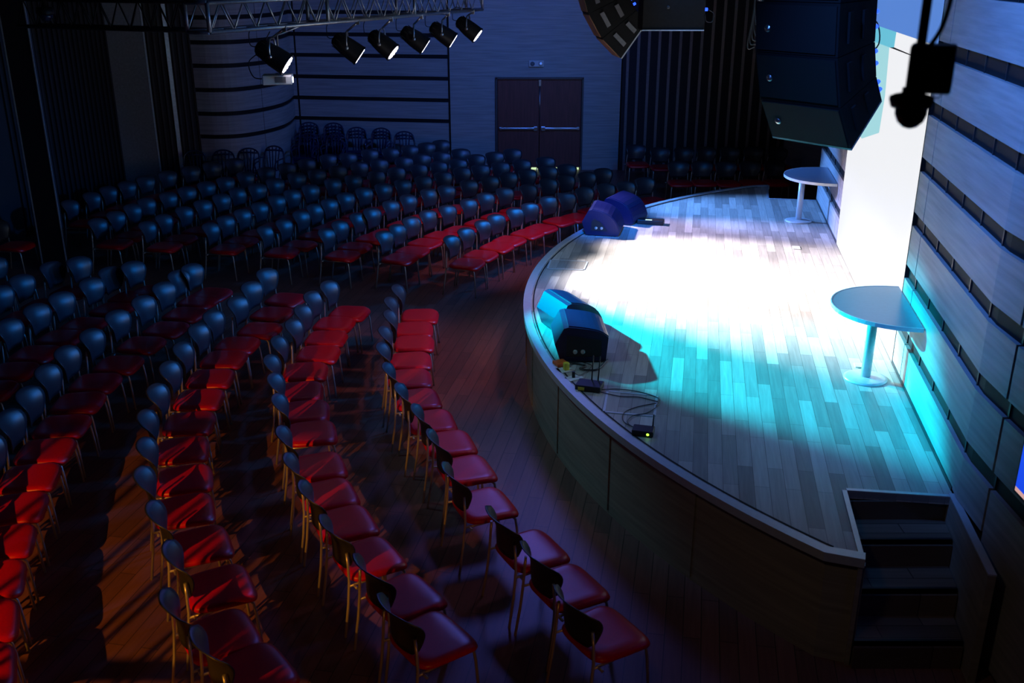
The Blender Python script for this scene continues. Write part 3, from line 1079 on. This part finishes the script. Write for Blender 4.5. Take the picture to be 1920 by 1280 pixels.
# ------------------------------------------------------------------ blue plastic chairs along the back wall
def make_plastic():
    t = empty('plastic_chair', (0, 0, 0), 'x', 'chair', 'blue plastic chairs')
    mb = MB()
    mb.box((0, 0.0, 0.43), (0.44, 0.42, 0.025), 0, None, 0.01)
    mb.box((0, 0.205, 0.405), (0.42, 0.02, 0.06), 0, None, 0.006)
    mb.build('seat', M['blueplastic'], t, world=False)
    mb = MB()
    rim = smooth_path([(-0.225, -0.20, 0.43), (-0.235, -0.24, 0.62), (-0.20, -0.28, 0.80), (-0.08, -0.30, 0.875), (0.08, -0.30, 0.875), (0.20, -0.28, 0.80), (0.235, -0.24, 0.62), (0.225, -0.20, 0.43)], 4)
    mb.tube(rim, 0.018, 6)
    for x in (-0.10, -0.035, 0.035, 0.10):
        mb.tube([(x * 0.8, -0.205, 0.43), (x, -0.25, 0.62), (x * 1.25, -0.295, 0.86)], 0.013, 6)
    mb.tube([(-0.2, -0.285, 0.79), (0, -0.300, 0.80), (0.2, -0.285, 0.79)], 0.02, 6)
    mb.build('backrest', M['blueplastic'], t, world=False)
    for sx in (-1, 1):
        mb = MB()
        mb.tube(smooth_path([(sx * 0.23, -0.24, 0.64), (sx * 0.265, -0.1, 0.655), (sx * 0.265, 0.12, 0.645), (sx * 0.245, 0.19, 0.57), (sx * 0.22, 0.19, 0.44)], 3), 0.016, 6)
        mb.build('armrest', M['blueplastic'], t, world=False)
        for sy in (-1, 1):
            mb = MB()
            mb.tube([(sx * 0.205, sy * 0.19, 0.43), (sx * 0.245, sy * 0.235, 0.0)], [0.024, 0.017], 6)
            mb.build('leg', M['blueplastic'], t, world=False)
    return t


pp = make_plastic()
TREE[pp] = [(c, kids(c)) for c in kids(pp)]
spots = [((-6.62, 20.72), 1, 25, 'by the dark slats'), ((-6.12, 20.78), 1, 5, 'second from the dark slats'),
         ((-5.68, 21.00), 1, -5, 'third from the dark slats'), ((-5.25, 21.30), 1, -15, 'fourth from the dark slats'),
         ((-4.78, 23.3), 4, 0, 'in the leftmost stack'), ((-4.70, 22.5), 2, -10, 'in the low stack before the leftmost one'),
         ((-4.16, 23.2), 4, 5, 'in the second stack'), ((-4.05, 22.55), 2, -5, 'in the low stack before the second one'),
         ((-3.62, 23.0), 3, 0, 'in the third stack'), ((-3.08, 22.9), 3, -10, 'in the fourth stack'),
         ((-2.50, 22.85), 2, 0, 'in the rightmost pair')]
first = True
for (x, y), n, ang, txt in spots:
    for k in range(n):
        if n == 1:
            lab = 'blue plastic armchair with an openwork back, %s' % txt
        else:
            lab = 'blue plastic chair %s, %s from the floor' % (txt, ORD[k + 1])
        loc = (x, y - 0.02 * k, 0.075 * k)
        rz = R(180 + ang)
        if first:
            first = False
            pp.location = loc
            pp.rotation_euler = (0, 0, rz)
            pp['label'] = lab
        else:
            copy_thing(pp, loc, rz, lab)

# ------------------------------------------------------------------ lighting truss
T0 = Vector((-3.22, 11.0, 3.86))
T1 = Vector((-0.49, 17.3, 3.86))
td = (T1 - T0).normalized()
tn = Vector((-td.y, td.x, 0))
truss = empty('lighting_truss', (T0 + T1) / 2 - Vector((0, 0, 0.0)), 'long grey box truss carrying the six lamps', 'truss')
TW, THt = 0.30, 0.30
ch = [T0, T0 + tn * TW, T0 + Vector((0, 0, THt)), T0 + tn * TW + Vector((0, 0, THt))]
L = (T1 - T0).length
for c0 in ch:
    mb = MB()
    mb.tube([c0, c0 + td * L], 0.024, 10)
    mb.build('chord', M['truss'], truss)
for (a, b, nm) in ((0, 2, 'x'), (1, 3, 'x'), (2, 3, 'x'), (0, 1, 'x')):
    mb = MB()
    n = 17
    for i in range(n):
        p = ch[a] + td * (L * i / n)
        q = ch[b] + td * (L * (i + 0.5) / n)
        p2 = ch[a] + td * (L * (i + 1) / n)
        mb.tube([p, q], 0.0095, 6)
        mb.tube([q, p2], 0.0095, 6)
    mb.build('lacing', M['truss'], truss)
for e in (T0, T1, T0 + td * L * 0.33, T0 + td * L * 0.66):
    mb = MB()
    for (a, b) in ((0, 1), (2, 3), (0, 2), (1, 3)):
        mb.tube([e + (ch[a] - T0), e + (ch[b] - T0)], 0.024, 8)
    mb.build('end_frame', M['truss'], truss)
for t in (0.12, 0.88):
    mb = MB()
    p = T0 + td * L * t + tn * TW / 2
    mb.tube([p + Vector((0, 0, THt)), Vector((p.x, p.y, HC))], 0.012, 6)
    mb.build('hanging_cable', M['cable'], truss)
# side truss joining from the left, behind the end
side = empty('lighting_truss', T0 + tn * 0.5, 'short dark side truss joining the left end of the long truss', 'truss')
mb = MB()
for c0 in (Vector((0, 0, 0)), Vector((0, 0, THt)), td * 0.3, td * 0.3 + Vector((0, 0, THt))):
    b0 = T0 + tn * (TW + 0.03) + td * 0.12 + c0
    mb.tube([b0, b0 + tn * 2.6], 0.022, 8)
mb.build('chord', M['black'], side)
mb = MB()
for i in range(9):
    for zz in (0, 0.3):
        b0 = T0 + tn * (TW + 0.03 + 2.6 * i / 9) + td * (0.12 + zz)
        b1 = T0 + tn * (TW + 0.03 + 2.6 * (i + 0.5) / 9) + td * (0.12 + zz) + Vector((0, 0, THt))
        b2 = T0 + tn * (TW + 0.03 + 2.6 * (i + 1) / 9) + td * (0.12 + zz)
        mb.tube([b0, b1, b2], 0.009, 6)
mb.build('lacing', M['black'], side)
mb = MB()
p = T0 + tn * 2.2 + td * 0.27
mb.tube([p + Vector((0, 0, THt)), Vector((p.x, p.y, HC))], 0.012, 6)
mb.build('hanging_cable', M['cable'], side)

WH = ['leftmost under the truss, above the projector', 'second from the left under the truss', 'third from the left under the truss',
      'third from the right under the truss', 'second from the right under the truss', 'rightmost under the truss']
for i in range(6):
    c = Vector(FIX[i])
    d = fixture_dir(i)
    d = Vector((BODY.x, BODY.y + 0.12 * math.sin(i * 2.3), BODY.z + 0.05 * math.cos(i * 1.7))).normalized()
    pc = empty('stage_par_can', c, 'black stage light, glowing white lens, ' + WH[i], 'stage light', 'stage lights under the truss')
    mb = MB()
    mb.lathe([(0.05, -0.22), (0.085, -0.20), (0.115, -0.10), (0.13, 0.02), (0.135, 0.17), (0.142, 0.19), (0.142, 0.20), (0.125, 0.20), (0.122, 0.14)], c, d, 24)
    for k in range(8):
        a = k * PI / 4
        q = Vector((0, 0, 1)).rotation_difference(d).to_matrix()
        o = q @ Vector((0.105 * math.cos(a), 0.105 * math.sin(a), -0.12))
        mb.box(c + o, (0.012, 0.012, 0.12), 0, q)
    body = mb.build('housing', M['black'], pc)
    mb = MB()
    q = Vector((0, 0, 1)).rotation_difference(d).to_matrix()
    mb.lathe([(0.123, 0.175), (0.10, 0.19), (0.0, 0.196)], c, d, 24)
    mb.build('lens', M['lensblue'], pc)
    mb = MB()
    for (rx, ry) in [(0, 0)] + [(0.045 * math.cos(k * PI / 3), 0.045 * math.sin(k * PI / 3)) for k in range(6)] + [(0.090 * math.cos(k * PI / 6), 0.090 * math.sin(k * PI / 6)) for k in range(12)]:
        o = q @ Vector((rx, ry, 0.195))
        mb.lathe([(0.021, 0.0), (0.018, 0.008), (0.0, 0.013)], c + o, d, 10)
    mb.build('led_cluster', M['lens'], pc)
    # yoke and clamp
    hz = Vector((0, 0, 1)).cross(d).normalized()
    top = Vector((c.x, c.y, 3.80))
    near_pt = T0 + td * max(0, min(L, (c - T0).dot(td)))
    top = Vector((near_pt.x, near_pt.y, 3.835))
    mb = MB()
    yk = [c - hz * 0.15, c - hz * 0.155 + Vector((0, 0, 0.10)), Vector((c.x, c.y, c.z + 0.19)) - hz * 0.10, Vector((c.x, c.y, c.z + 0.20)),
          Vector((c.x, c.y, c.z + 0.19)) + hz * 0.10, c + hz * 0.155 + Vector((0, 0, 0.10)), c + hz * 0.15]
    mb.tube(yk, 0.012, 6)
    for sg in (-1, 1):
        mb.lathe([(0.025, 0), (0.025, 0.03)], c + hz * (0.14 * sg), hz * sg, 10)
    mb.build('yoke', M['steel'] if i == 0 else M['truss'], pc)
    mb = MB()
    mb.tube([Vector((c.x, c.y, c.z + 0.20)), top], 0.014, 6)
    mb.box(top + Vector((0, 0, 0.0)), (0.05, 0.05, 0.07), 0, None, 0.008)
    mb.build('clamp', M['steel'], pc)
    mb = MB()
    b = c - d * 0.2
    mb.tube(smooth_path([b, b - d * 0.08 + Vector((0, 0, -0.05)), b + Vector((-0.1, 0, 0.04)), b + Vector((-0.06, 0, 0.2)), top + Vector((-0.04, 0.0, 0.03))], 5), 0.006, 6)
    mb.build('power_cable', M['cable'], pc)

# projector
pr = empty('projector', (-2.86, 12.5, 3.17), 'small white projector hanging below the nearest stage light', 'projector')
rr = Matrix.Rotation(R(8), 3, 'Z')
pc = Vector((-2.88, 12.5, 3.225))
mb = MB()
mb.box(pc, (0.36, 0.26, 0.115), 0, rr, 0.015)
mb.build('case', M['white'], pr)
mb = MB()
mb.box(pc + rr @ Vector((0.04, -0.132, 0.005)), (0.13, 0.006, 0.07), 0, rr)
mb.build('vent', M['vent'], pr)
mb = MB()
mb.lathe([(0.035, 0), (0.035, 0.02), (0.02, 0.022)], pc + rr @ Vector((0.17, -0.06, 0.0)), rr @ Vector((1, 0, 0)), 14)
mb.build('lens', M['lens'], pr)
mb = MB()
mb.tube([pc + Vector((0.02, 0.05, 0.05)), pc + Vector((0.02, 0.05, 0.52)), Vector((-2.565, 12.52, 3.85))], 0.014, 8)
mb.box(pc + Vector((0.02, 0.05, 0.062)), (0.10, 0.10, 0.012))
mb.build('ceiling_mount', M['truss'], pr)
mb = MB()
mb.tube(smooth_path([pc + Vector((-0.17, 0, 0)), pc + Vector((-0.30, 0, 0.03)), pc + Vector((-0.34, 0, 0.2)), pc + Vector((-0.2, 0, 0.33)), pc + Vector((-0.05, 0, 0.56))], 5), 0.007, 6)
mb.build('power_cable', M['cable'], pr)


# ------------------------------------------------------------------ hanging loudspeaker arrays
def array(anchor, ndir, tilts, wid, dep, hf, label, side_detail, front_badge):
    """anchor: rear-top point (centre of width) of the upper cabinet"""
    n2 = Vector((ndir[0], ndir[1], 0)).normalized()
    wx = Vector((-n2.y, n2.x, 0))
    t = empty('line_array_speaker', anchor, label, 'speaker', 'hanging loudspeaker arrays')
    rp = Vector(anchor)
    for i in range(len(tilts) - 1):
        a0, a1 = R(tilts[i]), R(tilts[i + 1])
        u0 = n2 * math.cos(a0) + Vector((0, 0, -math.sin(a0)))
        u1 = n2 * math.cos(a1) + Vector((0, 0, -math.sin(a1)))
        am = (a0 + a1) / 2
        dn = -(n2 * math.sin(am) + Vector((0, 0, math.cos(am))))
        um = n2 * math.cos(am) + Vector((0, 0, -math.sin(am)))
        hr = hf - 2 * dep * math.tan((a1 - a0) / 2)
        g = 0.006
        A_ = rp + dn * g
        B_ = rp + u0 * dep + dn * g
        D_ = rp + dn * hr
        C_ = D_ + u1 * dep
        # trapezoid A(rear top) B(front top) C(front bottom) D(rear bottom), slightly waisted in width at the rear
        hw, hwr = wid / 2, wid / 2 * 0.86
        mb = MB()
        vs = []
        for sgn in (-1, 1):
            vs += [A_ + wx * sgn * hwr, B_ + wx * sgn * hw, C_ + wx * sgn * hw, D_ + wx * sgn * hwr]
        mb.add(vs, [(0, 1, 2, 3), (7, 6, 5, 4), (0, 4, 5, 1), (1, 5, 6, 2), (2, 6, 7, 3), (3, 7, 4, 0)])
        cb = mb.build('cabinet', M['speaker'], t)
        # front grille
        mb = MB()
        k = 0.02
        gB, gC = B_ - wx * 0, C_
        for (o1, mi) in ((0.012, 0),):
            e = um * o1
            q = [B_ + wx * (hw - k) + dn * k, B_ - wx * (hw - k) + dn * k, C_ - wx * (hw - k) - dn * k, C_ + wx * (hw - k) - dn * k]
            vs = [p + um * 0.001 for p in q] + [p + e for p in q]
            mb.add(vs, [(4, 5, 6, 7), (0, 1, 5, 4), (1, 2, 6, 5), (2, 3, 7, 6), (3, 0, 4, 7)])
        mb.build('grille', M['grille'] if front_badge else M['brown'], cb)
        if front_badge:
            mb = MB()
            pbd = C_ * 0.52 + B_ * 0.48 + um * 0.012 + wx * (hw - 0.13) * -front_badge
            mb.lathe([(0.030, 0), (0.028, 0.006), (0.0, 0.008)], pbd, um, 16)
            mb.build('badge', M['steel'], cb)
        sg = side_detail
        w0 = wx * sg
        mb = MB()
        for f0, f1 in ((0.12, 0.40), (0.50, 0.78)):
            pts = []
            for (f, h) in ((f1, 0.18), (f1, 0.80), (f1 - 0.10, 0.80), (f1 - 0.10, 0.18)):
                rr_ = A_ * (1 - h) + D_ * h
                ff_ = B_ * (1 - h) + C_ * h
                pts.append(rr_ * (1 - f) + ff_ * f + w0 * (hwr + (hw - hwr) * f))
            mb.add([p + w0 * 0.001 for p in pts] + [p + w0 * 0.022 for p in pts],
                   [(4, 5, 6, 7), (0, 1, 5, 4), (1, 2, 6, 5), (2, 3, 7, 6), (3, 0, 4, 7)])
        mb.build('rigging_plate', M['speaker'] if front_badge else M['vent'], cb)
        mb = MB()
        pa = A_ + w0 * (hwr - 0.02) + dn * 0.03
        pb = D_ + w0 * (hwr - 0.02) - dn * 0.03
        for h in (0.25, 0.7):
            p = pa * (1 - h) + pb * h
            mb.lathe([(0.018, 0), (0.018, 0.04), (0.0, 0.045)], p, -um, 10)
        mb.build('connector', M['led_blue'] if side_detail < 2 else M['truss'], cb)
        rp = D_
        uu = u1
    # flat underside plate of the last cabinet: pale edge
    mb = MB()
    q = [rp + wx * hwr, rp - wx * hwr, rp + uu * dep - wx * hw, rp + uu * dep + wx * hw]
    mb.add([p for p in q] + [p + dn * 0.018 for p in q], [(4, 5, 6, 7), (0, 1, 5, 4), (1, 2, 6, 5), (2, 3, 7, 6), (3, 0, 4, 7)])
    mb.build('bottom_plate', M['truss'], t)
    # rigging bumper and cables
    mb = MB()
    top = Vector(anchor)
    a0 = R(tilts[0])
    u0 = n2 * math.cos(a0) + Vector((0, 0, -math.sin(a0)))
    for sgn in (-1, 1):
        p = top + wx * sgn * wid * 0.3 + Vector((0, 0, 0.05))
        mb.tube([p - u0 * 0.2, p + u0 * (dep + 0.1)], 0.03, 6)
    c1 = top + u0 * dep * 0.5 + Vector((0, 0, 0.05))
    mb.tube([c1 - wx * wid * 0.3, c1 + wx * wid * 0.3], 0.03, 6)
    mb.tube([c1, Vector((c1.x, c1.y, HC))], 0.02, 6)
    mb.build('rigging_bumper', M['black'], t)
    # loose speaker cables from the rear
    mb = MB()
    p = top + wx * side_detail * wid * 0.3 - Vector((0, 0, 0.5))
    mb.tube(smooth_path([p, p - n2 * 0.18 + Vector((0, 0, -0.03)), p - n2 * 0.24 + Vector((0, 0, -0.2)), p - n2 * 0.05 + Vector((0, 0, -0.3))], 5), 0.006, 6)
    mb.build('speaker_cable', M['cable'], t)
    return t


array((2.66, 8.45, 4.62), (-0.80, -0.60), [-4, 2, 10, 22, 40], 0.80, 0.55, 0.40,
      'black hanging line-array loudspeaker in front of the bright screen', 1, 1)
array((1.50, 15.1, 4.72), (-0.97, -0.10), [4, 12, 24, 38, 54], 0.55, 0.62, 0.40,
      'smaller-looking curved line-array loudspeaker hanging left of the slatted wall', 1, 0)

# square centre loudspeaker
cs = empty('hanging_speaker', (2.18, 14.2, 3.71), 'square dark loudspeaker cabinet hanging before the slatted wall', 'speaker')
mb = MB()
mb.box((2.18, 14.25, 4.11), (0.84, 0.5, 0.80), 0, None, 0.012)
mb.build('cabinet', mat('charcoal_speaker', (0.012, 0.011, 0.010), 0.9, spec=0.1), cs)
mb = MB()
mb.box((2.18, 13.99, 3.715), (0.84, 0.02, 0.014))
mb.build('bottom_edge', M['edge'], cs)
mb = MB()
mb.lathe([(0.022, 0), (0.022, 0.006), (0.012, 0.008)], (2.10, 13.998, 4.01), (0, -1, 0), 12)
mb.build('fixing_hole', M['black'], cs)
mb = MB()
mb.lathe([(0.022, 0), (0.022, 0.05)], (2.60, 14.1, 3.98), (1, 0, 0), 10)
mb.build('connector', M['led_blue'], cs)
mb = MB()
mb.tube(smooth_path([(2.66, 14.1, 3.98), (2.74, 14.1, 3.92), (2.72, 14.1, 3.82), (2.64, 14.1, 3.83), (2.62, 14.1, 3.92)], 5), 0.006, 6)
for x in (1.9, 2.46):
    mb.tube([(x, 14.25, 4.5), (x, 14.25, HC)], 0.008, 6)
mb.build('hanging_cable', M['cable'], cs)

# pale pipe hanging behind the near array
hp = empty('hanging_pipe', (2.86, 11.5, 4.05), 'pale blue-lit pipe with cable bundle hanging behind the black line array', 'pipe')
mb = MB()
mb.tube([(2.75, 11.5, 3.97), (2.75, 11.5, HC)], 0.05, 12)
mb.lathe([(0.06, 0), (0.06, 0.02)], (2.75, 11.5, 3.96), None, 12)
mb.build('pipe', M['truss'], hp)
mb = MB()
for k in range(5):
    x = 2.66 - 0.02 * k
    mb.tube(smooth_path([(x, 11.45, HC), (x - 0.03, 11.45, 5.0), (x + 0.02 * k, 11.45, 4.2), (x + 0.04, 11.45, 3.9 - 0.05 * k), (x + 0.12, 11.45, 3.8 - 0.03 * k)], 5), 0.008, 6)
mb.build('cable_bundle', M['cable'], hp)

# ------------------------------------------------------------------ surveillance cameras
cc = empty('security_camera', (1.03, 2.5, 4.13), 'black dome security camera hanging close in front at top right', 'camera')
mb = MB()
mb.box((1.04, 2.53, 4.268), (0.105, 0.09, 0.115), 0, Matrix.Rotation(R(-24), 3, 'Z'), 0.006)
mb.build('junction_box', M['black'], cc)
mb = MB()
mb.tube([(0.995, 2.5, 4.31), (0.997, 2.5, HC)], 0.0115, 10)
mb.build('drop_pole', M['black'], cc)
mb = MB()
mb.tube(smooth_path([(1.015, 2.5, 4.32), (1.04, 2.5, 4.37), (1.052, 2.5, 4.45), (1.055, 2.5, 4.6), (1.02, 2.5, 4.9), (1.0, 2.5, 5.4)], 5), 0.006, 8)
mb.build('camera_cable', M['black'], cc)
mb = MB()
mb.lathe([(0.015, 0.012), (0.04, 0.006), (0.052, 0.0), (0.053, -0.008), (0.047, -0.026), (0.040, -0.030)], (0.990, 2.5, 4.203), (0.05, 0.1, 1), 24)
mb.build('camera_base', M['black'], cc)
mb = MB()
mb.lathe([(0.039, 0.0), (0.038, -0.015), (0.031, -0.033), (0.017, -0.046), (0.004, -0.050)], (0.993, 2.5, 4.175), (0.0, 0.05, 1), 24)
mb.build('dome', mat('smoked_dome', (0.01, 0.01, 0.012), 0.15), cc)
mb = MB()
pts = [(1.052 + 0.010 * math.cos(a), 2.5, 4.207 + 0.007 * math.sin(a)) for a in [k * PI / 8 for k in range(17)]]
mb.tube(pts, 0.0015, 5)
mb.tube([(0.985, 2.5, 4.205), (0.985, 2.5, 4.225)], 0.02, 10)
mb.build('bracket_ring', M['black'], cc)

cc = empty('security_camera', (-5.40, 12.0, 3.92), 'small dome security camera on a drop pole at top left', 'camera')
mb = MB()
mb.tube([(-5.38, 12.0, 4.05), (-5.38, 12.0, HC)], 0.03, 8)
mb.build('drop_pole', M['black'], cc)
mb = MB()
mb.lathe([(0.09, 0.06), (0.10, 0.0), (0.095, -0.02)], (-5.39, 12.0, 4.02), None, 20)
mb.build('camera_base', M['black'], cc)
mb = MB()
mb.lathe([(0.08, 0.0), (0.075, -0.03), (0.05, -0.065), (0.01, -0.08)], (-5.39, 12.0, 4.0), None, 20)
mb.build('dome', M['blueplastic'], cc)

# guard rail of the gallery, left behind the picture edge: throws the barred shadow
rail = tag(empty('unseen_guard_rail', (-4.6, 0.9, 0.0)), kind='structure')
mb = MB()
for zz in (2.92, 3.62):
    mb.tube([(-7.2, 0.9, zz), (-2.6, 0.9, zz)], 0.028, 8)
mb.build('rail_bar', M['black'], rail)
for x in (-7.0, -5.6, -4.0, -2.8):
    mb = MB()
    mb.box((x, 0.9, 1.8), (0.06, 0.06, 3.6))
    mb.build('post', M['black'], rail)
x = -5.2
while x < -3.4:
    mb = MB()
    mb.tube([(x, 0.9, 2.3), (x, 0.9, 3.62)], 0.011, 6)
    mb.build('baluster', M['black'], rail)
    mb = MB()
    mb.tube([(x + 0.045, 0.9, 2.3), (x + 0.045, 0.9, 3.62)], 0.011, 6)
    mb.build('baluster', M['black'], rail)
    x += 0.21
mb = MB()
mb.tube([(-7.2, 0.9, 2.3), (-2.6, 0.9, 2.3)], 0.028, 8)
mb.build('rail_bar', M['black'], rail)
